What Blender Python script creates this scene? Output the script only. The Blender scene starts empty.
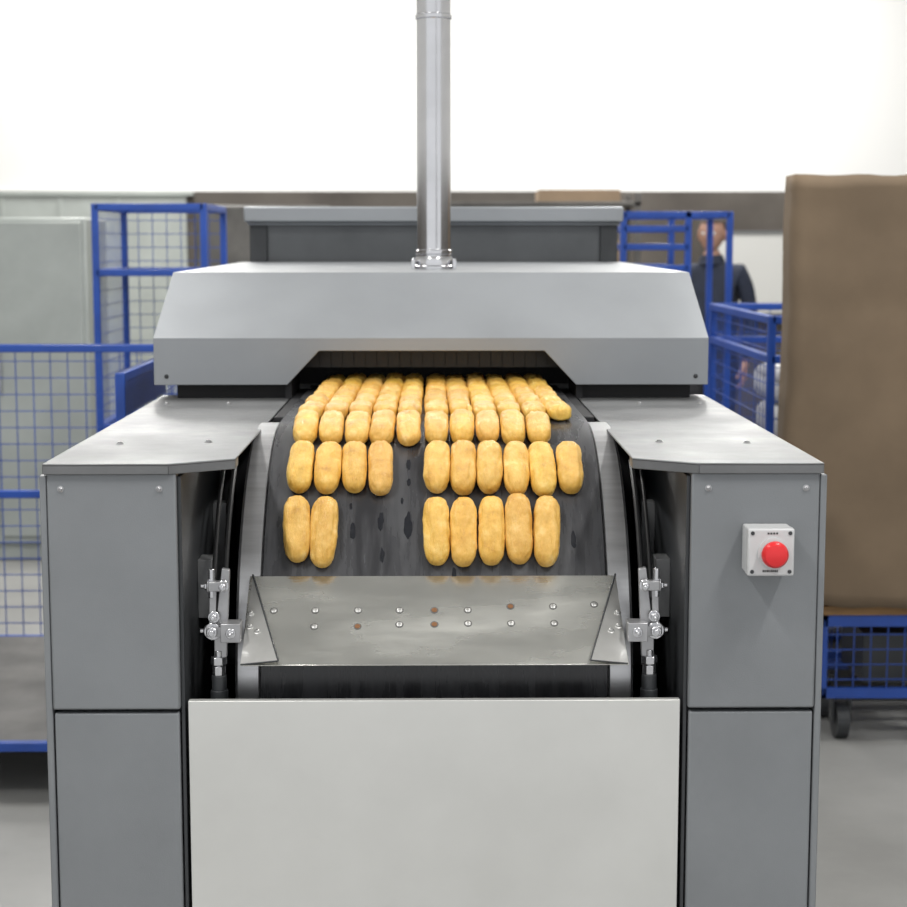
import bpy, bmesh, math, random
from mathutils import Vector, Matrix, noise
random.seed(7)
sc = bpy.context.scene
try:
    sc.view_settings.view_transform = 'Standard'
except Exception:
    pass

# ---------------------------------------------------------------- materials
def mat(name, col, rough=.5, metal=0., var=.0, vscale=8., bump=0., bscale=60., stretch=(1,1,1), col2=None, spec=None, rvar=0., lo=.35, hi=.65):
    m = bpy.data.materials.new(name); m.use_nodes = True
    nt = m.node_tree; b = nt.nodes['Principled BSDF']
    b.inputs['Base Color'].default_value = (*col, 1)
    b.inputs['Roughness'].default_value = rough
    b.inputs['Metallic'].default_value = metal
    if spec is not None: b.inputs['Specular IOR Level'].default_value = spec
    tc = nt.nodes.new('ShaderNodeTexCoord'); mp = nt.nodes.new('ShaderNodeMapping')
    mp.inputs['Scale'].default_value = stretch
    nt.links.new(tc.outputs['Object'], mp.inputs['Vector'])
    if var > 0 or col2 or rvar > 0:
        n = nt.nodes.new('ShaderNodeTexNoise'); n.inputs['Scale'].default_value = vscale
        n.inputs['Detail'].default_value = 5; n.inputs['Roughness'].default_value = .6
        nt.links.new(mp.outputs[0], n.inputs['Vector'])
        if var > 0 or col2:
            r = nt.nodes.new('ShaderNodeValToRGB')
            r.color_ramp.elements[0].position = lo; r.color_ramp.elements[1].position = hi
            c2 = col2 if col2 else tuple(min(1, c*(1+var)) for c in col)
            c1 = col if col2 else tuple(c*(1-var) for c in col)
            r.color_ramp.elements[0].color = (*c1, 1); r.color_ramp.elements[1].color = (*c2, 1)
            nt.links.new(n.outputs['Fac'], r.inputs[0]); nt.links.new(r.outputs[0], b.inputs['Base Color'])
        if rvar > 0:
            mr = nt.nodes.new('ShaderNodeMapRange')
            mr.inputs['From Min'].default_value = .3; mr.inputs['From Max'].default_value = .7
            mr.inputs['To Min'].default_value = max(.03, rough-rvar); mr.inputs['To Max'].default_value = rough+rvar
            nt.links.new(n.outputs['Fac'], mr.inputs['Value']); nt.links.new(mr.outputs[0], b.inputs['Roughness'])
    if bump > 0:
        n2 = nt.nodes.new('ShaderNodeTexNoise'); n2.inputs['Scale'].default_value = bscale
        n2.inputs['Detail'].default_value = 6
        nt.links.new(mp.outputs[0], n2.inputs['Vector'])
        bp = nt.nodes.new('ShaderNodeBump'); bp.inputs['Strength'].default_value = bump
        bp.inputs['Distance'].default_value = .002
        nt.links.new(n2.outputs['Fac'], bp.inputs['Height']); nt.links.new(bp.outputs[0], b.inputs['Normal'])
    return m

M_cabf  = mat('grey_hammer_paint', (.215,.226,.238), .44, .15, var=.06, vscale=4, bump=.14, bscale=700)
M_top   = mat('satin_top_plate', (.165,.168,.172), .44, .3, var=.12, vscale=7, bump=.05, bscale=500, rvar=.12)
M_lever = mat('galvanised_steel', (.40,.40,.41), .34, .7, var=.1, vscale=20)
M_hood  = mat('hood_silver_paint', (.285,.30,.318), .38, .3, var=.05, vscale=3, bump=.05, bscale=900, rvar=.05)
M_steel = mat('stainless_sheet', (.60,.60,.565), .27, .9, var=.09, vscale=7, rvar=.10, bump=.08, bscale=120, stretch=(.5,2.0,2.0))
M_tray  = mat('tray_stainless', (.68,.68,.66), .38, .5, var=.03, vscale=5, rvar=.04)
M_bright= mat('bright_zinc_steel', (.62,.62,.64), .22, .95, var=.05, vscale=30)
M_rivet = mat('rivet_steel', (.42,.42,.41), .4, .7)
M_guss  = mat('gusset_steel', (.74,.74,.72), .28, .85, var=.06, vscale=20)
M_pipe  = mat('polished_flue_steel', (.70,.70,.72), .16, 1., var=.04, vscale=12, bump=.03, bscale=20)
M_brush = mat('brushed_drum_rim', (.52,.52,.53), .30, .85, var=.12, vscale=16, stretch=(.3,3,3))
M_dark  = mat('interior_shade_black', (.012,.012,.014), .6, .1)  # near-black: shade of the gaps and tunnel interior put into the colour
M_dgrey = mat('dark_grey_panel', (.045,.048,.052), .5, .2)
M_ring  = mat('rivet_ring_grey', (.15,.15,.145), .5, .5)
M_black = mat('black_rubber', (.012,.012,.013), .4)
M_belt  = mat('conveyor_belt_pvc', (.026,.026,.029), .27, 0, var=.0, vscale=9, col2=(.062,.063,.068), bump=.05, bscale=120, stretch=(3.2,.45,.45), rvar=.09, lo=.38, hi=.62)
M_stain = mat('moist_stain', (.010,.011,.015), .18)
M_blue  = mat('blue_enamel', (.016,.070,.36), .4, 0, var=.12, vscale=6)
M_red   = mat('red_button_plastic', (.72,.025,.03), .3)
M_white = mat('light_grey_plastic', (.58,.585,.59), .4)
M_label = mat('label_print', (.03,.03,.03), .6)
M_brown = mat('rust_brown_rivet', (.20,.09,.035), .6, .4)
M_kraft = mat('kraft_paper', (.185,.133,.085), .8, 0, var=.12, vscale=2.2, bump=.6, bscale=5)
M_wood  = mat('raw_wood', (.30,.17,.07), .7, 0, var=.2, vscale=6, stretch=(1,8,8))
M_board = mat('white_board', (.62,.62,.60), .4)
M_sack  = mat('paper_sack', (.60,.60,.60), .7, 0, var=.1, vscale=9)
M_skin  = mat('skin', (.42,.24,.175), .55, 0, var=.06, vscale=20)
M_hair  = mat('grey_hair', (.075,.062,.052), .7, 0, var=.3, vscale=60, bump=.5, bscale=200)
M_jack  = mat('navy_work_jacket', (.016,.022,.042), .8, 0, var=.2, vscale=14, bump=.3, bscale=40)
M_trou  = mat('dark_trousers', (.02,.02,.024), .85, 0, var=.2, vscale=14)
M_shoe  = mat('black_shoe', (.01,.01,.01), .4)
M_lamp  = mat('lamp_housing', (.8,.8,.8), .4)
M_pale  = mat('pale_green_enamel', (.40,.43,.41), .4, 0, var=.12, vscale=2)
M_fridge= mat('grey_machine_enamel', (.11,.105,.098), .5, 0, var=.25, vscale=5)
M_hpanel= mat('collector_dark_panel', (.11,.115,.12), .35, .6, var=.1, vscale=6)
M_carton= mat('cardboard_carton', (.33,.24,.16), .8, 0, var=.08, vscale=5)

def eclair_mat():
    m = bpy.data.materials.new('choux_pastry_crust'); m.use_nodes = True
    nt = m.node_tree; b = nt.nodes['Principled BSDF']; L = nt.links
    b.inputs['Roughness'].default_value = .36
    b.inputs['Subsurface Weight'].default_value = .08
    b.inputs['Subsurface Radius'].default_value = (.004,.002,.001)
    tc = nt.nodes.new('ShaderNodeTexCoord')
    n = nt.nodes.new('ShaderNodeTexNoise'); n.inputs['Scale'].default_value = 38; n.inputs['Detail'].default_value = 8; n.inputs['Roughness'].default_value = .66
    L.new(tc.outputs['Object'], n.inputs['Vector'])
    r = nt.nodes.new('ShaderNodeValToRGB'); e = r.color_ramp.elements
    e[0].position = .27; e[0].color = (.52,.265,.040,1)
    e[1].position = .74; e[1].color = (.93,.70,.28,1)
    x = e.new(.41); x.color = (.70,.41,.070,1)
    x = e.new(.55); x.color = (.80,.51,.115,1)
    L.new(n.outputs['Fac'], r.inputs[0])
    at = nt.nodes.new('ShaderNodeAttribute'); at.attribute_name = 'bake'
    mx = nt.nodes.new('ShaderNodeMix'); mx.data_type = 'RGBA'; mx.blend_type = 'MULTIPLY'; mx.inputs[0].default_value = 1
    L.new(r.outputs[0], mx.inputs[6]); L.new(at.outputs['Color'], mx.inputs[7])
    L.new(mx.outputs[2], b.inputs['Base Color'])
    mp = nt.nodes.new('ShaderNodeMapping'); mp.inputs['Scale'].default_value = (2.4,.7,.7)
    L.new(tc.outputs['Object'], mp.inputs['Vector'])
    n2 = nt.nodes.new('ShaderNodeTexNoise'); n2.inputs['Scale'].default_value = 75; n2.inputs['Detail'].default_value = 8; n2.inputs['Roughness'].default_value = .68
    L.new(mp.outputs[0], n2.inputs['Vector'])
    bp = nt.nodes.new('ShaderNodeBump'); bp.inputs['Strength'].default_value = .8; bp.inputs['Distance'].default_value = .004
    L.new(n2.outputs['Fac'], bp.inputs['Height']); L.new(bp.outputs[0], b.inputs['Normal'])
    return m
M_eclair = eclair_mat()

# ---------------------------------------------------------------- mesh helpers
def empty(name, loc=(0,0,0)):
    e = bpy.data.objects.new(name, None); e.location = loc
    sc.collection.objects.link(e); return e

def finish(name, bm, mats, parent=None, bevel=0., smooth=True, seg=2, angle=35):
    bmesh.ops.recalc_face_normals(bm, faces=bm.faces[:])
    me = bpy.data.meshes.new(name); bm.to_mesh(me); bm.free()
    if not isinstance(mats, (list,tuple)): mats = [mats]
    for m in mats: me.materials.append(m)
    if smooth:
        for p in me.polygons: p.use_smooth = True
        me.set_sharp_from_angle(angle=math.radians(angle))
    ob = bpy.data.objects.new(name, me); sc.collection.objects.link(ob)
    if parent: ob.parent = parent; ob.matrix_parent_inverse = Matrix.Translation(-parent.location)
    if bevel > 0:
        md = ob.modifiers.new('bevel','BEVEL'); md.width = bevel; md.segments = seg; md.limit_method = 'ANGLE'; md.angle_limit = math.radians(40)
    return ob

def box(bm, x0,x1,y0,y1,z0,z1, mi=0):
    v = [bm.verts.new(p) for p in ((x0,y0,z0),(x1,y0,z0),(x1,y1,z0),(x0,y1,z0),(x0,y0,z1),(x1,y0,z1),(x1,y1,z1),(x0,y1,z1))]
    for f in ((0,1,2,3),(4,5,6,7),(0,1,5,4),(1,2,6,5),(2,3,7,6),(3,0,4,7)):
        bm.faces.new([v[i] for i in f]).material_index = mi

def rod(bm, p0, p1, r, n=8, mi=0, r1=None, caps=True):
    p0, p1 = Vector(p0), Vector(p1); d = (p1-p0).normalized()
    a = Vector((0,0,1)) if abs(d.z) < .9 else Vector((1,0,0))
    u = d.cross(a).normalized(); w = d.cross(u)
    r1 = r if r1 is None else r1
    A, B = [], []
    for i in range(n):
        t = 2*math.pi*(i+.5)/n; o = u*math.cos(t)+w*math.sin(t)
        A.append(bm.verts.new(p0+o*r)); B.append(bm.verts.new(p1+o*r1))
    for i in range(n):
        j = (i+1)%n; bm.faces.new((A[i],A[j],B[j],B[i])).material_index = mi
    if caps:
        bm.faces.new(A).material_index = mi; bm.faces.new(B).material_index = mi

def tube(bm, pts, r, n=10, mi=0):
    pts = [Vector(p) for p in pts]; rings = []
    for k, p in enumerate(pts):
        d = (pts[min(k+1,len(pts)-1)]-pts[max(k-1,0)]).normalized()
        u = Vector((1,0,0)) - d*d.x
        if u.length < .2: u = Vector((0,0,1)) - d*d.z
        u.normalize(); w = d.cross(u)
        rings.append([bm.verts.new(p+(u*math.cos(2*math.pi*i/n)+w*math.sin(2*math.pi*i/n))*r) for i in range(n)])
    for a, b in zip(rings, rings[1:]):
        for i in range(n):
            j=(i+1)%n; bm.faces.new((a[i],a[j],b[j],b[i])).material_index = mi
    bm.faces.new(rings[0]).material_index = mi; bm.faces.new(rings[-1]).material_index = mi

def prism(bm, pts, off, mi=0):
    off = Vector(off)
    A = [bm.verts.new(p) for p in pts]; B = [bm.verts.new(Vector(p)+off) for p in pts]
    bm.faces.new(A).material_index = mi; bm.faces.new(B).material_index = mi
    n = len(A)
    for i in range(n):
        j=(i+1)%n; bm.faces.new((A[i],A[j],B[j],B[i])).material_index = mi

def lathe(bm, prof, c, axis, n=32, mi=0):
    c = Vector(c); d = Vector(axis).normalized()
    a = Vector((0,0,1)) if abs(d.z) < .9 else Vector((1,0,0))
    u = d.cross(a).normalized(); w = d.cross(u); rings=[]
    for r,h in prof:
        rings.append([bm.verts.new(c+d*h+(u*math.cos(2*math.pi*i/n)+w*math.sin(2*math.pi*i/n))*max(r,1e-5)) for i in range(n)])
    for A,B in zip(rings, rings[1:]):
        for i in range(n):
            j=(i+1)%n; bm.faces.new((A[i],A[j],B[j],B[i])).material_index = mi
    bm.faces.new(rings[0]).material_index = mi; bm.faces.new(rings[-1]).material_index = mi

def screw(bm, c, axis, r=.005, mi=0):
    lathe(bm, [(r*1.5,0),(r*1.5,.0008),(r,.0012),(r*.95,.003),(r*.6,.004),(r*.35,.004),(r*.3,.0025)], c, axis, 14, mi)
def hexbolt(bm, c, axis, r=.009, h=.008, mi=0):
    c = Vector(c); d = Vector(axis).normalized()
    rod(bm, c, c+d*.002, r*1.5, 20, mi); rod(bm, c+d*.002, c+d*(.002+h), r, 6, mi); rod(bm, c+d*(.002+h), c+d*(.008+h), r*.5, 12, mi)

# ---------------------------------------------------------------- machine
machine = empty('eclair_cooling_conveyor_machine', (0,3,0))
R, YC, ZC = .40, 2.90, .80
def surf(s, x, h=0.):
    if s > 0:
        t = s/R; return Vector((x, YC-(R+h)*math.sin(t), ZC+(R+h)*math.cos(t)))
    return Vector((x, YC-s, ZC+R+h))

for sx, nm in ((-1,'left'),(1,'right')):
    X = lambda v: sx*v
    bm = bmesh.new()
    a, b_ = sorted((X(.368), X(.552)))
    box(bm, a, b_, 2.402, 3.52, .83, 1.176)
    finish('cabinet_body_'+nm, bm, M_cabf, machine, bevel=.003)
    bm = bmesh.new()
    a, b_ = sorted((X(.553), X(.563)))
    box(bm, a, b_, 2.405, 3.5, .34, 1.172)
    finish('cabinet_side_panel_'+nm, bm, M_cabf, machine, bevel=.002)
    bm = bmesh.new()
    a, b_ = sorted((X(.370), X(.551)))
    box(bm, a, b_, 2.406, 3.50, .30, .824)
    for yy in (2.5, 3.4):
        rod(bm, (X(.46),yy,.04), (X(.46),yy,.30), .02, 16); rod(bm, (X(.46),yy,0), (X(.46),yy,.04), .04, 20)
    finish('cabinet_base_'+nm, bm, M_cabf, machine, bevel=.003)
    bm = bmesh.new()
    a, b_ = sorted((X(.362), X(.3675)))
    box(bm, a, b_, 2.41, 3.5, .35, 1.17)
    a, b_ = sorted((X(.340), X(.362))); box(bm, a, b_, 2.56, 2.61, .93, 1.02, 1); box(bm, a, b_, 2.75, 2.78, .86, 1.08, 1)
    finish('inner_liner_'+nm, bm, [M_dgrey, M_top], machine, bevel=.001)
    bm = bmesh.new()
    poly = [(X(.556),2.395),(X(.377),2.395),(X(.289),2.455),(X(.292),3.50),(X(.558),3.50)]
    prism(bm, [(x,y,1.187) for x,y in poly], (0,0,.003))
    lip = [(X(.556),2.395),(X(.377),2.395),(X(.289),2.455),(X(.290),2.50)]
    lo  = [(X(.556),2.399),(X(.3785),2.399),(X(.2925),2.458),(X(.2935),2.50)]
    for i in range(3):
        p,q,pi,qi = lip[i],lip[i+1],lo[i],lo[i+1]
        v = [bm.verts.new(c) for c in ((p[0],p[1],1.187),(q[0],q[1],1.187),(q[0],q[1],1.1745),(p[0],p[1],1.1745),
                                       (pi[0],pi[1],1.187),(qi[0],qi[1],1.187),(qi[0],qi[1],1.1745),(pi[0],pi[1],1.1745))]
        for f in ((0,1,2,3),(4,5,6,7),(3,2,6,7),(0,3,7,4),(1,2,6,5)): bm.faces.new([v[k] for k in f])
    a, b_ = sorted((X(.553), X(.556))); box(bm, a, b_, 2.40, 3.5, 1.1745, 1.187)
    finish('top_plate_'+nm, bm, M_top, machine, bevel=.0012)
    bm = bmesh.new()
    for x,y in ((.355,2.66),(.49,2.64),(.40,3.3),(.52,3.3)): screw(bm, (X(x),y,1.190), (0,0,1), .0042)
    for x in (.392,.532): screw(bm, (X(x),2.402,1.153), (0,-1,0), .0032)
    for x in (.392,.532): screw(bm, (X(x),2.406,.38), (0,-1,0), .0032)
    screw(bm, (X(.563),2.6,1.1), (sx,0,0), .0042)
    finish('screws_'+nm, bm, M_lever, machine)
    bm = bmesh.new()
    N = 72; rows=[]
    for i in range(N+1):
        t = math.radians(-10 + 200*i/N)
        ring=[]
        for rr,xx in ((.391,.262),(.394,.266),(.394,.297),(.390,.301),(.30,.301),(.30,.262)):
            ring.append(bm.verts.new((X(xx), YC-rr*math.sin(t), ZC+rr*math.cos(t))))
        rows.append(ring)
    for A,B in zip(rows, rows[1:]):
        for k in range(6): bm.faces.new((A[k],A[(k+1)%6],B[(k+1)%6],B[k]))
    bm.faces.new(rows[0]); bm.faces.new(rows[-1])
    finish('drum_rim_'+nm, bm, M_brush, machine)
    bm = bmesh.new()
    hs = ((.405,.318,.0045,29,80),(.425,.332,.0035,33,62)) if sx<0 else ((.405,.316,.0045,29,80),(.415,.328,.003,31,66))
    for rr,xx,r0,t0,t1 in hs:
        tube(bm, [(X(xx), YC-rr*math.sin(math.radians(t0+(t1-t0)*i/40)), ZC+rr*math.cos(math.radians(t0+(t1-t0)*i/40))) for i in range(41)], r0)
    finish('guard_hoses_'+nm, bm, M_black, machine)
    bm = bmesh.new()
    a, b_ = sorted((X(.264), X(.284))); box(bm, a, b_, 3.0, 3.60, 1.12, 1.195)
    a, b_ = sorted((X(.303), X(.360))); box(bm, a, b_, 3.05, 3.52, .35, 1.165)
    finish('belt_side_rail_'+nm, bm, M_dark, machine, bevel=.002)
    bm = bmesh.new()
    prism(bm, [(X(.300),2.452,1.026),(X(.311),2.452,1.028),(X(.324),2.452,.925),(X(.324),2.452,.895),(X(.306),2.452,.895)], (0,.010,0),1)
    prism(bm, [(X(.318),2.446,1.010),(X(.328),2.446,1.012),(X(.331),2.446,.940),(X(.322),2.446,.925)], (0,.005,0),1)
    a,b_ = sorted((X(.283),X(.312))); box(bm, a,b_, 2.430,2.462,.922,.950,1)
    a,b_ = sorted((X(.305),X(.334))); box(bm, a,b_, 2.44,2.456,.928,.943,1)
    a,b_ = sorted((X(.304),X(.330))); box(bm, a,b_, 2.44,2.456,.996,1.010,1)
    rod(bm, (X(.326),2.45,.985),(X(.326),2.45,1.028), .005, 12)
    hexbolt(bm, (X(.325),2.444,.936), (0,-1,0), .0085)
    hexbolt(bm, (X(.323),2.446,.957), (0,-1,0), .006)
    hexbolt(bm, (X(.309),2.446,1.003), (0,-1,0), .006)
    hexbolt(bm, (X(.297),2.430,.936), (0,-1,0), .005, .004)
    hexbolt(bm, (X(.330),2.448,1.003), (sx,0,0), .0065, .004)
    hexbolt(bm, (X(.332),2.448,.936), (sx,0,0), .0065, .004)
    finish('scraper_hinge_'+nm, bm, [M_bright,M_lever], machine, bevel=.0012)
    bm = bmesh.new()
    rod(bm, (X(.318),2.455,.896),(X(.318),2.455,.884), .012, 6,1)
    rod(bm, (X(.318),2.455,.882),(X(.318),2.455,.868), .010, 6,1)
    rod(bm, (X(.318),2.455,.905),(X(.318),2.455,.80), .006, 12,1)
    rod(bm, (X(.318),2.455,.868),(X(.318),2.455,.845), .011, 18)
    rod(bm, (X(.318),2.455,.846),(X(.318),2.455,.79), .013, 18)
    a,b_ = sorted((X(.30),X(.36))); box(bm, a,b_, 2.44,2.50,.76,.80)
    finish('spring_damper_'+nm, bm, [M_dgrey,M_bright], machine, bevel=.001)

bm = bmesh.new()
ss = [-.72, -.5,-.3,-.15] + [ (math.pi*R)*i/90 for i in range(91)] 
rows=[]
for s in ss:
    rows.append([bm.verts.new(surf(s,x,h)) for x,h in ((-.261,0),(.261,0),(.261,-.004),(-.261,-.004))])
for A,B in zip(rows, rows[1:]):
    for k in range(4): bm.faces.new((A[k],A[(k+1)%4],B[(k+1)%4],B[k]))
bm.faces.new(rows[0]); bm.faces.new(rows[-1])
finish('conveyor_belt', bm, M_belt, machine)
bm = bmesh.new()
rod(bm, (-.260,YC,ZC),(.260,YC,ZC), .394, 96); rod(bm, (-.36,YC,ZC),(.36,YC,ZC), .03, 24)
finish('drum_core', bm, M_dgrey, machine)
bm = bmesh.new()
for s,x,a,b in ((.338,-.040,.0065,.024),(.330,-.083,.0045,.018),(.345,-.126,.0045,.015),(.205,-.041,.004,.014),(.362,.215,.004,.014),(.25,-.040,.003,.008),(.39,-.08,.003,.012),(.42,.03,.003,.010),(.30,-.13,.002,.006),(.29,-.05,.002,.007)):
    c = bm.verts.new(surf(s,x,.0005)); rg=[]
    for i in range(24):
        t=2*math.pi*i/24; k=1+.45*noise.noise(Vector((math.cos(t)*1.5+s*90,math.sin(t)*1.5,x*50)))
        rg.append(bm.verts.new(surf(s+b*math.sin(t)*k, x+a*math.cos(t)*k, .0005)))
    for i in range(24): bm.faces.new((c,rg[i],rg[(i+1)%24]))
finish('moist_marks', bm, M_stain, machine)

# scraper chute plate
bm = bmesh.new()
T=(2.552,.997); B=(2.412,.893)
def pl(x,k,o=0.):
    n = Vector((0,-(T[1]-B[1]),(T[0]-B[0]))).normalized()
    return Vector((x, T[0]+(B[0]-T[0])*k, T[1]+(B[1]-T[1])*k)) + n*o
nrm = pl(0,0,1)-pl(0,0,0)
prism(bm, [pl(-.281,0),pl(.275,0),pl(.283,1),pl(-.281,1)], nrm*-.002)
finish('scraper_chute_plate', bm, M_steel, machine, bevel=.0006)
for sx,nm in ((-1,'left'),(1,'right')):
    bm = bmesh.new()
    o = .280
    pA = pl(sx*(o-.004),0.0,.001); pB = pl(sx*(o+.001),1.0,.001); pC = pl(sx*.226,1.0,.009)
    n2 = (pB-pA).cross(pC-pA).normalized()
    if n2.y>0: n2=-n2
    prism(bm, [pA,pB,pC], n2*.002)
    rod(bm, pA+n2*.002, pC+n2*.001, .0015, 8, 1); rod(bm, pC+n2*.001, pB+n2*.001, .0012, 8, 1)
    for k,f_ in ((.45,.20),(.60,.20),(.66,.52)):
        q = pA + (pB-pA)*k + (pC-pB)*f_*k
        screw(bm, q+n2*.002, n2, .0036, 2)
    finish('chute_gusset_'+nm, bm, [M_guss, M_dgrey, M_rivet], machine)
bm = bmesh.new()
rv = [(-.178,.40,0),(-.114,.40,0),(-.052,.40,0),(.0,.40,1),(.05,.40,0),(.114,.36,1),(.178,.36,0),
      (-.178,.58,0),(-.114,.58,1),(-.052,.56,0),(0,.56,1),(.05,.55,0),(.114,.55,0),(.178,.55,0),(.24,.34,0),(-.24,.40,0)]
for x,k,c in rv:
    lathe(bm, [(.0062,0),(.0062,.0005)], pl(x,k,.0), nrm, 16, 2)
    lathe(bm, [(.0044,.0005),(.0042,.0010),(.003,.0016),(.0008,.0018)], pl(x,k,.0), nrm, 16, c)
finish('chute_rivets', bm, [M_rivet, M_brown, M_ring], machine)

bm = bmesh.new()
prism(bm, [(-.357,2.405,.842),(-.357,2.418,.842),(-.357,2.418,.838),(-.357,2.409,.838),(-.357,2.409,.35),(-.357,2.405,.35)], (.714,0,0))
finish('crumb_tray_front', bm, M_tray, machine, bevel=.001)
bm = bmesh.new()
box(bm, -.36,.36, 3.50,3.53,.35,1.12); box(bm, -.36,.36,2.48,3.5,.34,.35)
finish('rear_bulkhead', bm, M_dark, machine)

# hood
HX=-.005
bm = bmesh.new()
f = [(-.555,1.219),(-.289,1.219),(-.225,1.287),(.226,1.287),(.290,1.219),(.555,1.219),(.555,1.313),(-.555,1.313)]
fv = [bm.verts.new((x+HX,3.40,z)) for x,z in f]
bm.faces.new(fv)
tl = bm.verts.new((-.543+HX,3.60,1.440)); tr = bm.verts.new((.543+HX,3.60,1.440))
bl = bm.verts.new((-.553+HX,4.98,1.447)); br = bm.verts.new((.553+HX,4.98,1.447))
bm.faces.new((fv[7],fv[6],tr,tl)); bm.faces.new((tl,tr,br,bl))
bl0 = bm.verts.new((-.555+HX,4.98,1.219)); br0 = bm.verts.new((.555+HX,4.98,1.219))
bm.faces.new((fv[0],fv[7],tl,bl,bl0)); bm.faces.new((fv[5],fv[6],tr,br,br0)); bm.faces.new((bl0,bl,br,br0))
o = finish('hood_cover', bm, M_hood, machine, smooth=False)
md = o.modifiers.new('solid','SOLIDIFY'); md.thickness=.003; md.offset=-1
md = o.modifiers.new('bevel','BEVEL'); md.width=.003; md.segments=3; md.limit_method='ANGLE'; md.angle_limit=math.radians(15)
bm = bmesh.new()
for x in (-.535,.525):
    screw(bm, (x,3.40,1.236), (0,-1,0), .003)
finish('hood_screws', bm, M_dgrey, machine)
bm = bmesh.new()
for sx in (-1,1):
    a,b_=sorted((sx*.30,sx*.52)); box(bm, a,b_,3.44,3.50,1.19,1.30)
    a,b_=sorted((sx*.287,sx*.30)); box(bm, a,b_,3.42,3.62,1.19,1.285)
box(bm, -.30,.30,3.66,3.67,1.20,1.30)  # black back sheet, paints the deep shade inside the tunnel
box(bm, -.30,.30,3.44,3.66,1.288,1.292)
finish('hood_inner_frame', bm, M_dark, machine)
bm = bmesh.new()
for i in range(24):
    x0=-.282+i*.0235; box(bm, x0, x0+.0225, 3.50+.002*(i%2), 3.502+.002*(i%2), 1.247, 1.29)
finish('tunnel_shade_strips', bm, M_black, machine)  # added black strips standing in for the shade above the rear eclairs
bm = bmesh.new()
box(bm, -.54,.54, 3.70,5.62,.25,1.215)
for x in (-.48,.48):
    for y in (3.8,4.7,5.5): box(bm, x-.03,x+.03,y-.03,y+.03,0,.25)
finish('tunnel_body', bm, M_cabf, machine, bevel=.004)
bm = bmesh.new()
box(bm, -.53,.53, 5.0,5.6,1.215,1.556)
finish('collector_box', bm, M_hpanel, machine, bevel=.004)
bm = bmesh.new()
for sx in (-1,1):
    a,b_=sorted((sx*.485,sx*.535)); box(bm,a,b_,4.985,5.0,1.447,1.556)
finish('collector_corner_posts', bm, M_dgrey, machine, bevel=.002)
bm = bmesh.new()
box(bm, -.548,.548, 4.95,5.64,1.562,1.606)
box(bm, -.540,.540, 4.97,5.62,1.553,1.562)
finish('collector_lid', bm, M_hood, machine, bevel=.005)
bm = bmesh.new()
lathe(bm, [(.039,0),(.039,2.6)], (0,3.92,1.44), (0,0,1), 48)
lathe(bm, [(.046,0),(.046,.006),(.043,.008),(.043,.024),(.0405,.028),(.039,.028)], (0,3.92,1.443), (0,0,1), 48)
for z in (1.475,2.0,2.6): lathe(bm, [(.039,0),(.042,.002),(.042,.010),(.039,.012)], (0,3.92,z), (0,0,1), 48)
for s in (-1,1):
    box(bm, s*.047-.004,s*.047+.004,3.89,3.91,1.443,1.462)
    screw(bm, (s*.047,3.90,1.462),(0,0,1),.004)
rod(bm, (.006,3.8808,1.49),(.006,3.8808,4.0),.0015,6)
finish('exhaust_chimney_pipe', bm, M_pipe, machine)

# ---------------------------------------------------------------- emergency stop
es = empty('emergency_stop_button', (.4735,2.36,1.069))
bm = bmesh.new()
box(bm, .4392,.5038,2.374,2.402,1.0372,1.1038)
objs=[]
objs.append(finish('enclosure_base', bm, M_white, es, bevel=.003, seg=3))
bm = bmesh.new()
box(bm, .4385,.5045,2.352,2.3725,1.0365,1.1045)
objs.append(finish('enclosure_cover', bm, M_white, es, bevel=.003, seg=3))
bm = bmesh.new()
for x in (.445,.498):
    for z in (1.043,1.098): lathe(bm, [(.0028,0),(.0028,.001),(.002,.001)], (x,2.352,z),(0,-1,0),16)
objs.append(finish('cover_screws', bm, M_dgrey, es))
bm = bmesh.new()
lathe(bm, [(.0215,0),(.0215,.003),(.014,.004),(.014,.012)], (.474,2.352,1.070),(0,-1,0),40)
objs.append(finish('button_collar', bm, M_white, es))
bm = bmesh.new()
lathe(bm, [(.012,.008),(.0180,.010),(.0190,.014),(.0183,.020),(.015,.0245),(.008,.0265),(.001,.027)], (.474,2.352,1.070),(0,-1,0),48)
objs.append(finish('mushroom_button', bm, M_red, es))
bm = bmesh.new()
for i,w in enumerate((.002,.0017,.002,.0015,.002,.0017,.002,.0016)): box(bm, .460+i*.0028,.460+i*.0028+w,2.3514,2.3522,1.0425,1.0455)
for i in range(4): box(bm, .466+i*.004,.4685+i*.004,2.3514,2.3522,1.0965,1.0990)
objs.append(finish('label_text', bm, M_label, es))
for o_ in objs: o_.location += Vector((.0025,0,-.002))

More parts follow.
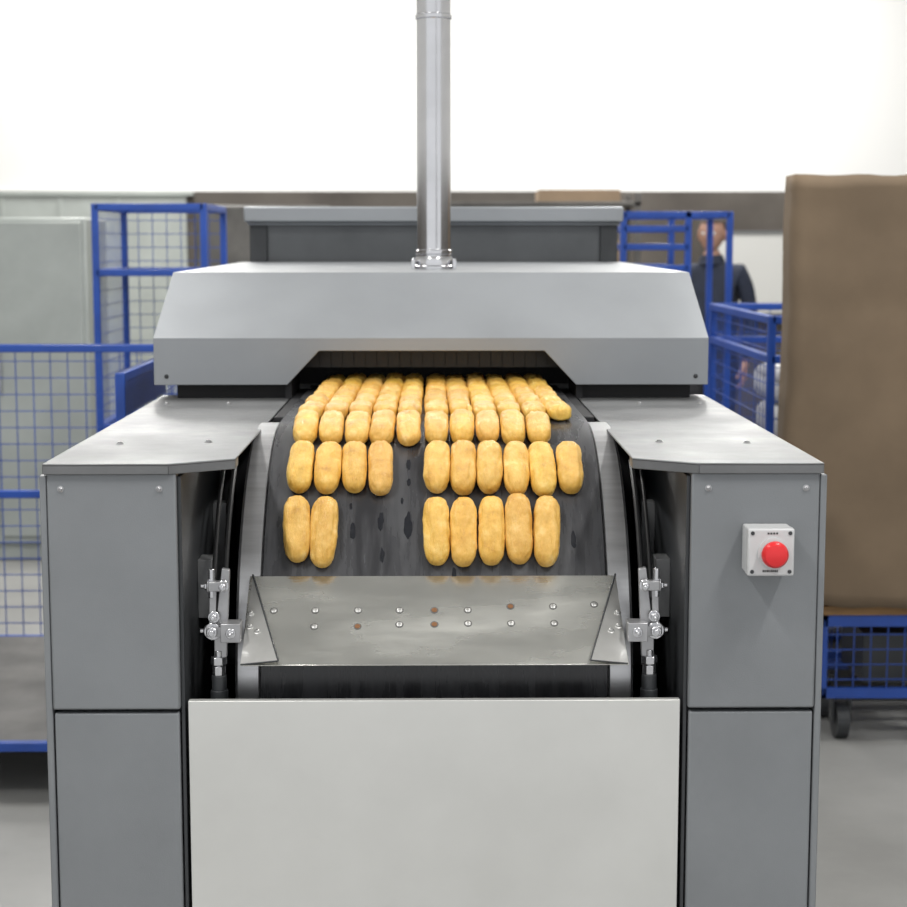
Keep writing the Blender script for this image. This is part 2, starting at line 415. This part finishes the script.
# ---------------------------------------------------------------- eclairs
cols_all = [-.2115,-.169,-.1265,-.0845,-.0425,.0042,.0455,.088,.130,.1725,.2145]
layout = {0:[0,1,5,6,7,8,9], 1:[0,1,2,3,5,6,7,8,9,10], 2:[0,1,2,3,4,5,6,7,8,9]}
for r in range(3,9): layout[r] = list(range(11))
bm = bmesh.new(); cl = bm.verts.layers.float_color.new('bake')
NU, NV = 44, 32
def sm(a,b,x):
    t=max(0.,min(1.,(x-a)/(b-a))); return t*t*(3-2*t)
for row, cs in layout.items():
    sc0 = .3500 - .1250*row
    for c in cs:
        seed = Vector((random.uniform(-50,50),random.uniform(-50,50),random.uniform(-50,50)))
        hl = .0580*random.uniform(.96,1.03); W = .0222*random.uniform(.98,1.03); H = .030*random.uniform(.95,1.05)
        rot = math.radians(random.uniform(-1.8,1.8)); 
        if row==0 and c in (0,9): rot = math.radians(-3 if c==0 else 3)
        xs = cols_all[c] + random.uniform(-.001,.001); s0 = sc0 + random.uniform(-.003,.003)
        if row>=3: xs *= 1-.006*(row-2)
        p = random.uniform(3.0,3.8); dog = random.uniform(.05,.13)
        bake = random.uniform(.90,1.02); gk=random.uniform(.93,1.01); bb=random.uniform(.85,1.1)
        rings=[]
        for iu in range(NU+1):
            ph = -math.pi/2 + math.pi*iu/NU; q = math.sin(ph)
            e = max(0.,1-abs(q)**p)**(1/2.5)
            e = max(e,.02); wd = W*e*(1-dog*(1-q*q)**1.5); hh = H*(e**.75)*(1-.10*(1-abs(q))**2)
            ring=[]
            for iv in range(NV):
                al = 2*math.pi*iv/NV; ca,sa=math.cos(al),math.sin(al)
                x = wd*math.copysign(abs(ca)**.76,ca)
                z = H*.5 + (hh*.5)*math.copysign(abs(sa)**(.85 if sa>0 else .55),sa) - (H-hh)*.28
                s = hl*q
                v3 = Vector((x*45,s*34,z*45))+seed
                d = .0013*noise.noise(v3) + .0008*noise.noise(v3*2.7) + .0005*noise.noise(v3*6)
                rid = abs(noise.noise(Vector((x*120,s*11,z*60))+seed)); gr=max(0,.20-rid)/.20
                d -= .0020*gr*max(0,sa+.4)
                k = 1 + d/max(.012,wd)
                x *= k; z = H*.5+(z-H*.5)*(1+d/.014)
                z = max(z, -.0002)
                xr = x*math.cos(rot)-s*math.sin(rot); sr = x*math.sin(rot)+s*math.cos(rot)
                v = bm.verts.new(surf(s0+sr, xs+xr, z+.0004))
                t = sm(.2,.95,sa)*(.75+.5*noise.noise(v3*.6))
                lf = 1.04-.13*t+.08*gr
                v[cl] = (bake*lf, bake*gk*(lf-.05*t+.02), bake*bb*(lf-.20*t+.05), 1)
                ring.append(v)
            rings.append(ring)
        for A,B in zip(rings,rings[1:]):
            for i in range(NV):
                j=(i+1)%NV; bm.faces.new((A[i],A[j],B[j],B[i]))
        bm.faces.new(rings[0]); bm.faces.new(rings[-1])
finish('eclairs', bm, M_eclair, angle=80)

# ---------------------------------------------------------------- mesh trolleys
def wire(bm, o, u, v, nu, nv, r=.0022, mi=0):
    o,u,v = Vector(o),Vector(u),Vector(v)
    for i in range(nu+1): rod(bm, o+u*(i/nu), o+u*(i/nu)+v, r, 4, mi, caps=False)
    for i in range(nv+1): rod(bm, o+v*(i/nv), o+v*(i/nv)+u, r, 4, mi, caps=False)
def trolley(x0,x1,y0,y1,zt,rails,sides,zb=.16,t=.013,front=True,shelf=None,xm=None):
    e = empty('wire_mesh_trolley', ((x0+x1)/2,(y0+y1)/2,0))
    bm = bmesh.new()
    for x in (x0,x1):
        for y in (y0,y1): box(bm, x-t,x+t,y-t,y+t,zb,zt)
    if xm: box(bm, xm-t,xm+t,y0-t,y0+t,zb,zt); box(bm, xm-t,xm+t,y1-t,y1+t,zb,zt)
    for z in [zb,zt-t]+list(rails):
        top = z in (zb, zt-t)
        xr_ = x1 if (top or not xm) else xm
        if front or z==zb: box(bm, x0,xr_,y0-t,y0+t,z-t,z+t)
        box(bm, x0,xr_,y1-t,y1+t,z-t,z+t)
        for x in (x0,x1):
            if top or not xm or x==x0: box(bm, x-t,x+t,y0,y1,z-t,z+t)
    finish('frame', bm, M_blue, e, bevel=.003)
    bm = bmesh.new()
    pitch=.055
    for s in sides:
        h=zt-zb
        if s=='l': wire(bm,(x0,y0,zb),(0,y1-y0,0),(0,0,h),int((y1-y0)/pitch),int(h/pitch))
        if s=='r': wire(bm,(x1,y0,zb),(0,y1-y0,0),(0,0,h),int((y1-y0)/pitch),int(h/pitch))
        if s=='b': wire(bm,(x0,y1,zb),(x1-x0,0,0),(0,0,h),int((x1-x0)/pitch),int(h/pitch))
        if s=='f': wire(bm,(x0,y0,zb),(x1-x0,0,0),(0,0,h),int((x1-x0)/pitch),int(h/pitch))
    if sides: finish('wire_panels', bm, M_blue, e, smooth=False)
    else: bm.free()
    bm = bmesh.new(); box(bm, x0,x1,y0,y1,zb-.005,zb+.012)
    if shelf: box(bm, x0,x1,y0,y1,shelf-.008,shelf+.008)
    finish('deck', bm, M_fridge, e)
    bm = bmesh.new()
    for x in (x0+.06,x1-.06):
        for y in (y0+.06,y1-.06):
            rod(bm,(x-.015,y,.055),(x+.015,y,.055),.055,24); rod(bm,(x-.03,y,.055),(x+.03,y,.055),.01,12,1)
            box(bm,x-.03,x-.022,y-.02,y+.02,.05,.14,1); box(bm,x+.022,x+.03,y-.02,y+.02,.05,.14,1); box(bm,x-.03,x+.03,y-.03,y+.03,.135,zb-.012,1)
    finish('castors', bm, [M_dgrey,M_bright], e)
    return e
trolley(-1.28,-.87,6.5,7.1,1.65,(1.39,.8),'lb',shelf=1.385)
tb = trolley(-1.75,-.82,4.45,5.7,1.165,(.66,),'brl',front=False)
bm = bmesh.new(); box(bm,-.833,-.812,4.44,5.15,1.05,1.165); finish('side_plate', bm, M_blue, tb, bevel=.003)
trolley(.775,1.21,7.0,7.5,1.63,(1.56,1.486,1.40,.8),'',xm=1.04)
te = trolley(1.083,1.80,5.45,6.6,1.27,(1.13,.6,),'lfb')
bm = bmesh.new()
def sack(bm,cx,cy,cz,lx,ly,lz,mi=0):
    n,m=16,24; rings=[]
    for i in range(n+1):
        ph=-math.pi/2+math.pi*i/n; rg=[]
        for j in range(m):
            th=2*math.pi*j/m
            f=lambda v,e: math.copysign(abs(v)**e,v)
            x=f(math.cos(ph),.45)*f(math.cos(th),.4)*lx; y=f(math.cos(ph),.45)*f(math.sin(th),.4)*ly; z=f(math.sin(ph),.7)*lz
            d=1+.06*noise.noise(Vector((cx+x*6,cy+y*6,cz+z*8)))
            rg.append(bm.verts.new((cx+x*d,cy+y*d,cz+z*d)))
        rings.append(rg)
    for A,B in zip(rings,rings[1:]):
        for i in range(m): bm.faces.new((A[i],A[(i+1)%m],B[(i+1)%m],B[i])).material_index=mi
    bm.faces.new(rings[0]); bm.faces.new(rings[-1])
for k in range(7): sack(bm, 1.285+.015*((k*5)%3), 5.80+.01*(k%2), .245+.13*k, .16,.25,.07)
finish('flour_sacks', bm, M_sack, te)

cart = empty('kraft_wrapped_cart', (1.6,5.15,0))
bm = bmesh.new()
box(bm,1.16,2.3,4.98,5.0,.36,.395); box(bm,1.16,2.3,5.33,5.35,.36,.395); box(bm,1.16,2.3,4.98,5.0,.14,.17); box(bm,1.16,2.3,5.33,5.35,.14,.17)
for x in (1.16,1.6,2.28):
    for y in (4.98,5.33): box(bm,x,x+.02,y,y+.02,.14,.395)
wire(bm,(1.16,4.99,.15),(1.12,0,0),(0,0,.23),22,5)
wire(bm,(1.17,4.98,.15),(0,.36,0),(0,0,.23),7,5)
finish('cart_frame', bm, M_blue, cart, smooth=False)
bm = bmesh.new(); box(bm,1.14,2.32,4.97,5.36,.397,.425); box(bm,1.3,2.2,5.03,5.3,.175,.33,1); finish('cart_top_board', bm, [M_wood,M_dgrey], cart, bevel=.002)
bm = bmesh.new()
for x in (1.24,2.2):
    for y in (5.05,5.28):
        rod(bm,(x-.018,y,.055),(x+.018,y,.055),.055,24); box(bm,x-.03,x-.022,y-.02,y+.02,.05,.14); box(bm,x+.022,x+.03,y-.02,y+.02,.05,.14)
finish('cart_castors', bm, M_dgrey, cart)
bm = bmesh.new()
nx,nz=30,34; g=[]
for i in range(nx+1):
    col=[]
    for j in range(nz+1):
        x=1.042+1.25*i/nx; z=.428+1.27*j/nz
        y=5.10+.014*noise.noise(Vector((x*3,z*2,1)))+.006*noise.noise(Vector((x*9,z*5,4)))+.004*noise.noise(Vector((x*22,z*14,4)))
        col.append(bm.verts.new((x+.008*noise.noise(Vector((3,z*2.5,1))),y,z)))
    g.append(col)
for i in range(nx):
    for j in range(nz): bm.faces.new((g[i][j],g[i+1][j],g[i+1][j+1],g[i][j+1]))
k = finish('kraft_paper_load', bm, M_kraft, cart, angle=80)
md=k.modifiers.new('solid','SOLIDIFY'); md.thickness=.16; md.offset=-1 

# ---------------------------------------------------------------- background furniture
wb = empty('whiteboard', (2.1,11.9,1.35))
bm = bmesh.new(); box(bm,1.93,3.2,11.90,11.92,1.02,1.57); finish('panel', bm, M_board, wb)
bm = bmesh.new()
for a in ((1.91,3.22,11.89,11.93,1.57,1.59),(1.91,3.22,11.89,11.93,1.0,1.02),(1.91,1.93,11.89,11.93,1.0,1.59),(3.2,3.22,11.89,11.93,1.0,1.59)): box(bm,*a)
finish('frame', bm, M_top, wb)
cab = empty('pale_storage_cabinet', (-2.1,8.2,0))
bm = bmesh.new(); box(bm,-2.5,-1.62,8.0,8.5,.08,1.62); box(bm,-2.46,-1.66,8.03,8.47,0,.08); finish('body', bm, M_pale, cab, bevel=.01)
bm = bmesh.new(); box(bm,-2.48,-2.07,7.98,8.0,.12,1.6); box(bm,-2.05,-1.64,7.98,8.0,.12,1.6); finish('doors', bm, M_pale, cab, bevel=.005)
bm = bmesh.new(); rod(bm,(-2.09,7.96,.8),(-2.09,7.96,1.0),.008,10); rod(bm,(-2.03,7.96,.8),(-2.03,7.96,1.0),.008,10)
for x in (-2.09,-2.03):
    for z in (.82,.98): rod(bm,(x,7.96,z),(x,7.985,z),.005,8)
finish('handles', bm, M_bright, cab)
mch = empty('dough_mixer', (-.9,9.5,0))
bm = bmesh.new()
box(bm,-1.35,-.45,9.2,10.0,.08,1.35); box(bm,-1.25,-.55,9.0,9.9,1.35,1.70); box(bm,-1.3,-.5,9.25,9.95,0,.08)
lathe(bm,[(.30,0),(.36,.1),(.38,.4),(.385,.42)],(-.9,8.78,.55),(0,0,1),40,1)
box(bm,-1.05,-.75,8.7,9.2,.0,.54)
lathe(bm,[(.05,0),(.05,.5)],(-.9,9.05,.95),(0,0,1),20,1)
finish('mixer_body', bm, [M_fridge,M_steel], mch, bevel=.015)
rk = empty('steel_shelf_rack', (.3,10.3,0))
bm = bmesh.new()
for x in (.0,1.2):
    for y in (10.1,10.6): box(bm,x-.02,x+.02,y-.02,y+.02,0,1.80)
for z in (.3,.8,1.3,1.72): box(bm,-.02,1.22,10.08,10.62,z,z+.025)
box(bm,.08,.5,10.15,10.5,1.325,1.6,1); box(bm,.6,1.1,10.15,10.5,1.325,1.52,1); box(bm,.1,.6,10.15,10.5,.825,1.1,1); box(bm,.62,1.1,10.12,10.5,1.745,1.815,1)
finish('rack', bm, [M_fridge,M_carton], rk, bevel=.003)

# ---------------------------------------------------------------- person
def person(px,py,yaw):
    e = empty('factory_worker',(px,py,0))
    J = {'pel':((0,0,.90),(.145,.115)),'sp':((0,.005,1.06),(.14,.11)),'ch':((0,.01,1.24),(.165,.115)),'nb':((0,.01,1.375),(.085,.07)),
         'nk':((0,-.002,1.43),(.052,.055)),'nt':((0,-.012,1.475),(.050,.052))}
    E = [('pel','sp'),('sp','ch'),('ch','nb'),('nb','nk'),('nk','nt')]
    for s,n in ((-1,'l'),(1,'r')):
        J['sh'+n]=((s*.165,.01,1.335),(.062,.062)); J['ua'+n]=((s*.205,.015,1.22),(.052,.052)); J['el'+n]=((s*.235,.03,1.05),(.043,.043))
        J['fa'+n]=((s*.235,-.04,.94),(.038,.038)); J['wr'+n]=((s*.23,-.085,.835),(.028,.024))
        J['hp'+n]=((s*.088,0,.82),(.090,.09)); J['th'+n]=((s*.092,-.005,.65),(.076,.078)); J['kn'+n]=((s*.096,-.01,.47),(.056,.058))
        J['cf'+n]=((s*.098,.015,.33),(.054,.056)); J['an'+n]=((s*.1,.02,.10),(.040,.042)); J['he'+n]=((s*.1,.02,.05),(.042,.045)); J['to'+n]=((s*.115,-.15,.038),(.042,.034))
        E += [('ch','sh'+n),('sh'+n,'ua'+n),('ua'+n,'el'+n),('el'+n,'fa'+n),('fa'+n,'wr'+n),('pel','hp'+n),('hp'+n,'th'+n),('th'+n,'kn'+n),('kn'+n,'cf'+n),('cf'+n,'an'+n),('an'+n,'he'+n),('he'+n,'to'+n)]
    def skinned(J,E,sub,root):
        names=list(J); idx={n:i for i,n in enumerate(names)}
        me=bpy.data.meshes.new('tmp'); me.from_pydata([J[n][0] for n in names],[(idx[a],idx[b]) for a,b in E],[])
        ob=bpy.data.objects.new('tmp',me); sc.collection.objects.link(ob)
        ob.modifiers.new('s','SKIN'); md=ob.modifiers.new('u','SUBSURF'); md.levels=sub; md.render_levels=sub
        for i,n in enumerate(names):
            me.skin_vertices[0].data[i].radius=J[n][1]; me.skin_vertices[0].data[i].use_root=(n==root)
        bpy.context.view_layer.update()
        dg=bpy.context.evaluated_depsgraph_get(); out=bpy.data.meshes.new_from_object(ob.evaluated_get(dg))
        bpy.data.objects.remove(ob); return out
    rotm = Matrix.Rotation(yaw,4,'Z')
    def put(name,me,mats):
        me.materials.clear()
        for m in mats: me.materials.append(m)
        ob=bpy.data.objects.new(name,me); sc.collection.objects.link(ob); ob.parent=e; ob.matrix_local=rotm
        for p in me.polygons: p.use_smooth=True
        return ob
    body=skinned(J,E,2,'pel')
    ob=put('body',body,[M_jack,M_trou,M_skin,M_shoe])
    for p in body.polygons:
        c=p.center; 
        p.material_index = 3 if c.z<.09 else (1 if c.z<.86 and abs(c.x)<.2 else (2 if c.z>1.425 or (abs(c.x)>.2 and c.z<.85) else 0))
    for s,n in ((-1,'l'),(1,'r')):
        b0=Vector((s*.23,-.085,.835)); H={}
        H['w']=(tuple(b0),(.024,.020)); H['p']=(tuple(b0+Vector((0,-.02,-.05))),(.018,.036)); H['q']=(tuple(b0+Vector((0,-.028,-.085))),(.014,.038))
        EE=[('w','p'),('p','q')]
        put('palm_'+n, skinned(H,EE,2,'w'), [M_skin])
        for k,(dy,ln) in enumerate(((-.032,.068),(-.011,.078),(.010,.072),(.029,.056))):
            q=b0+Vector((0,-.028+dy*.95,-.078)); F={'a':(tuple(q),(.0095,.0095))}
            d1=Vector((-s*.10,-.15,-1)).normalized(); d2=Vector((-s*.45,-.2,-.9)).normalized(); d3=Vector((-s*.8,-.2,-.6)).normalized()
            p1=q+d1*ln*.5; p2=p1+d2*ln*.32; p3=p2+d3*ln*.28
            F['b']=(tuple(p1),(.009,.009)); F['c']=(tuple(p2),(.0082,.0082)); F['d']=(tuple(p3),(.007,.007))
            put('finger_%d_%s'%(k+1,n), skinned(F,[('a','b'),('b','c'),('c','d')],2,'a'), [M_skin])
        q=b0+Vector((0,-.045,-.035)); t1=q+Vector((-s*.012,-.03,-.028)); t2=t1+Vector((-s*.012,-.012,-.03))
        put('thumb_'+n, skinned({'a':(tuple(q),(.012,.012)),'b':(tuple(t1),(.0105,.0105)),'c':(tuple(t2),(.008,.008))},[('a','b'),('b','c')],2,'a'), [M_skin])
    bm=bmesh.new(); bmesh.ops.create_uvsphere(bm,u_segments=40,v_segments=28,radius=1)
    for v in bm.verts:
        x,y,z=v.co
        X_=x*.074; Y_=y*.094; Z_=z*.112
        if z<-.1: X_*=1-.38*((-z-.1)/.9)**1.3; Y_ = Y_*(1-.25*((-z-.1)/.9)) - .010*((-z-.1)/.9)
        if y<-.3:
            f=(-y-.3)/.7; Y_+= .014*f
            g=math.exp(-((x/.16)**2))*math.exp(-(((z+.18)/.20)**2)); Y_-=.024*g
            g=math.exp(-((x/.12)**2))*math.exp(-(((z+.02)/.16)**2)); Y_-=.010*g
            for sx in (-1,1):
                Y_+=.010*math.exp(-(((x-sx*.40)/.17)**2))*math.exp(-(((z-.03)/.10)**2))
                Y_-=.005*math.exp(-(((x-sx*.38)/.22)**2))*math.exp(-(((z-.19)/.07)**2))
            Y_-=.006*math.exp(-((x/.30)**2))*math.exp(-(((z+.50)/.05)**2)); Y_-=.006*math.exp(-((x/.26)**2))*math.exp(-(((z+.62)/.05)**2))
            Y_-=.012*math.exp(-((x/.35)**2))*math.exp(-(((z+.86)/.12)**2))
        v.co=(X_,Y_-.012,Z_+1.555)
    me=bpy.data.meshes.new('head'); bm.to_mesh(me); bm.free(); put('head',me,[M_skin])
    bm=bmesh.new(); bmesh.ops.create_uvsphere(bm,u_segments=40,v_segments=28,radius=1)
    for v in bm.verts:
        x,y,z=v.co; d=1+.02*noise.noise(Vector((x*6,y*6,z*6)))
        v.co=(x*.080*d,(y*.101*d)-.008,z*.120*d+1.557)
    dele=[v for v in bm.verts if not ((v.co.z>1.612+ .25*max(0,-(v.co.y+.06))) or (v.co.y>.0 and v.co.z>1.515) )]
    bmesh.ops.delete(bm,geom=dele,context='VERTS')
    me=bpy.data.meshes.new('hair'); bm.to_mesh(me); bm.free(); put('hair',me,[M_hair])
    bm=bmesh.new()
    for s in (-1,1):
        r=bmesh.ops.create_uvsphere(bm,u_segments=14,v_segments=10,radius=1)
        for v in r['verts']: v.co=(v.co.x*.007+s*.078, v.co.y*.017-.004, v.co.z*.030+1.545)
    me=bpy.data.meshes.new('ears'); bm.to_mesh(me); bm.free(); put('ears',me,[M_skin])
    bm=bmesh.new()
    for s in (-1,1):
        r=bmesh.ops.create_uvsphere(bm,u_segments=14,v_segments=10,radius=.011)
        for v in r['verts']: v.co=v.co+Vector((s*.030,-.078,1.558))
    for f_ in bm.faces: f_.material_index = 1 if (f_.calc_center_median().y<-.0865) else 0
    me=bpy.data.meshes.new('eyes'); bm.to_mesh(me); bm.free(); put('eyes',me,[M_board,M_hair])
    bm=bmesh.new(); lathe(bm,[(.078,0),(.070,.03),(.060,.052),(.057,.052),(.066,.0)],(0,0,1.385),(0,-.05,1),28)
    me=bpy.data.meshes.new('collar'); bm.to_mesh(me); bm.free(); put('jacket_collar',me,[M_jack])
person(1.595,9.8,math.radians(-25))

# ---------------------------------------------------------------- room
def wallmat():
    m = bpy.data.materials.new('two_tone_wall'); m.use_nodes=True; nt=m.node_tree; b=nt.nodes['Principled BSDF']; L=nt.links
    b.inputs['Roughness'].default_value=.85
    g=nt.nodes.new('ShaderNodeNewGeometry'); sp=nt.nodes.new('ShaderNodeSeparateXYZ'); L.new(g.outputs['Position'],sp.inputs[0])
    n=nt.nodes.new('ShaderNodeTexNoise'); n.inputs['Scale'].default_value=1.3; n.inputs['Detail'].default_value=6; L.new(g.outputs['Position'],n.inputs['Vector'])
    r=nt.nodes.new('ShaderNodeValToRGB'); r.color_ramp.elements[0].position=.35; r.color_ramp.elements[1].position=.65
    r.color_ramp.elements[0].color=(.065,.056,.050,1); r.color_ramp.elements[1].color=(.13,.115,.10,1); L.new(n.outputs['Fac'],r.inputs[0])
    c=nt.nodes.new('ShaderNodeMath'); c.operation='GREATER_THAN'; c.inputs[1].default_value=1.86; L.new(sp.outputs['Z'],c.inputs[0])
    mx=nt.nodes.new('ShaderNodeMix'); mx.data_type='RGBA'; L.new(c.outputs[0],mx.inputs[0]); L.new(r.outputs[0],mx.inputs[6]); mx.inputs[7].default_value=(.90,.90,.89,1)
    L.new(mx.outputs[2],b.inputs['Base Color']); return m
M_wall=wallmat()
M_floor=mat('concrete_floor',(.34,.34,.33),.5,0,var=.12,vscale=1.5,bump=.1,bscale=30)
M_ceil=mat('white_ceiling',(.8,.8,.8),.9)
bm=bmesh.new(); box(bm,-6,6,-1.5,12.1,-.1,0); finish('floor',bm,M_floor,smooth=False)
bm=bmesh.new(); box(bm,-6,6,12.0,12.15,0,4.6); finish('wall_back',bm,M_wall,smooth=False)
bm=bmesh.new(); box(bm,-6.15,-6,-1.5,12.15,0,4.6); finish('wall_left',bm,M_wall,smooth=False)
bm=bmesh.new(); box(bm,6,6.15,-1.5,12.15,0,4.6); finish('wall_right',bm,M_wall,smooth=False)
bm=bmesh.new(); box(bm,-6.15,6.15,-1.5,12.15,4.6,4.7); finish('ceiling',bm,M_ceil,smooth=False)
bm=bmesh.new(); box(bm,-3.4,-1.72,11.94,11.995,0,1.83); box(bm,-3.45,-1.67,11.92,11.995,1.83,1.86)
for x in (-3.0,-2.6,-2.2): box(bm,x,x+.02,11.93,11.94,0,1.83)
finish('door_1',bm,M_pale,smooth=False)
bm=bmesh.new(); box(bm,-1.66,6,11.97,11.998,0,.1); finish('baseboard_back',bm,M_fridge,smooth=False)

for x in (-1.7,1.7):
    for y in (.9,4.4,7.9,10.6):
        l=empty('ceiling_strip_lamp',(x,y,4.2))
        bm=bmesh.new(); prism(bm,[(x-.12,y-.7,4.16),(x+.12,y-.7,4.16),(x+.07,y-.7,4.22),(x-.07,y-.7,4.22)],(0,1.4,0))
        for yy in (y-.5,y+.5): rod(bm,(x,yy,4.22),(x,yy,4.6),.006,8)
        finish('housing',bm,M_lamp,l)
        ld=bpy.data.lights.new('tube_light','AREA'); ld.shape='RECTANGLE'; ld.size=.25; ld.size_y=1.35
        ld.energy = {.9:84,4.4:72,7.9:64,10.6:110}[y]; ld.color=(1,.985,.95)
        lo=bpy.data.objects.new('tube_light',ld); sc.collection.objects.link(lo); lo.parent=l; lo.location=(0,0,-.06)

w=bpy.data.worlds.new('world'); sc.world=w; w.use_nodes=True
w.node_tree.nodes['Background'].inputs[0].default_value=(.97,.985,1,1); w.node_tree.nodes['Background'].inputs[1].default_value=.88

# ---------------------------------------------------------------- camera
cd=bpy.data.cameras.new('camera'); cam=bpy.data.objects.new('camera',cd); sc.collection.objects.link(cam)
cam.location=(0,0,1.5); cam.rotation_euler=(math.radians(90-7.04),0,math.radians(-.657))
cd.sensor_width=36; cd.lens=1700/907*36
cd.dof.use_dof=True; cd.dof.focus_distance=2.62; cd.dof.aperture_fstop=7.1
cd.clip_start=.05
sc.camera=cam
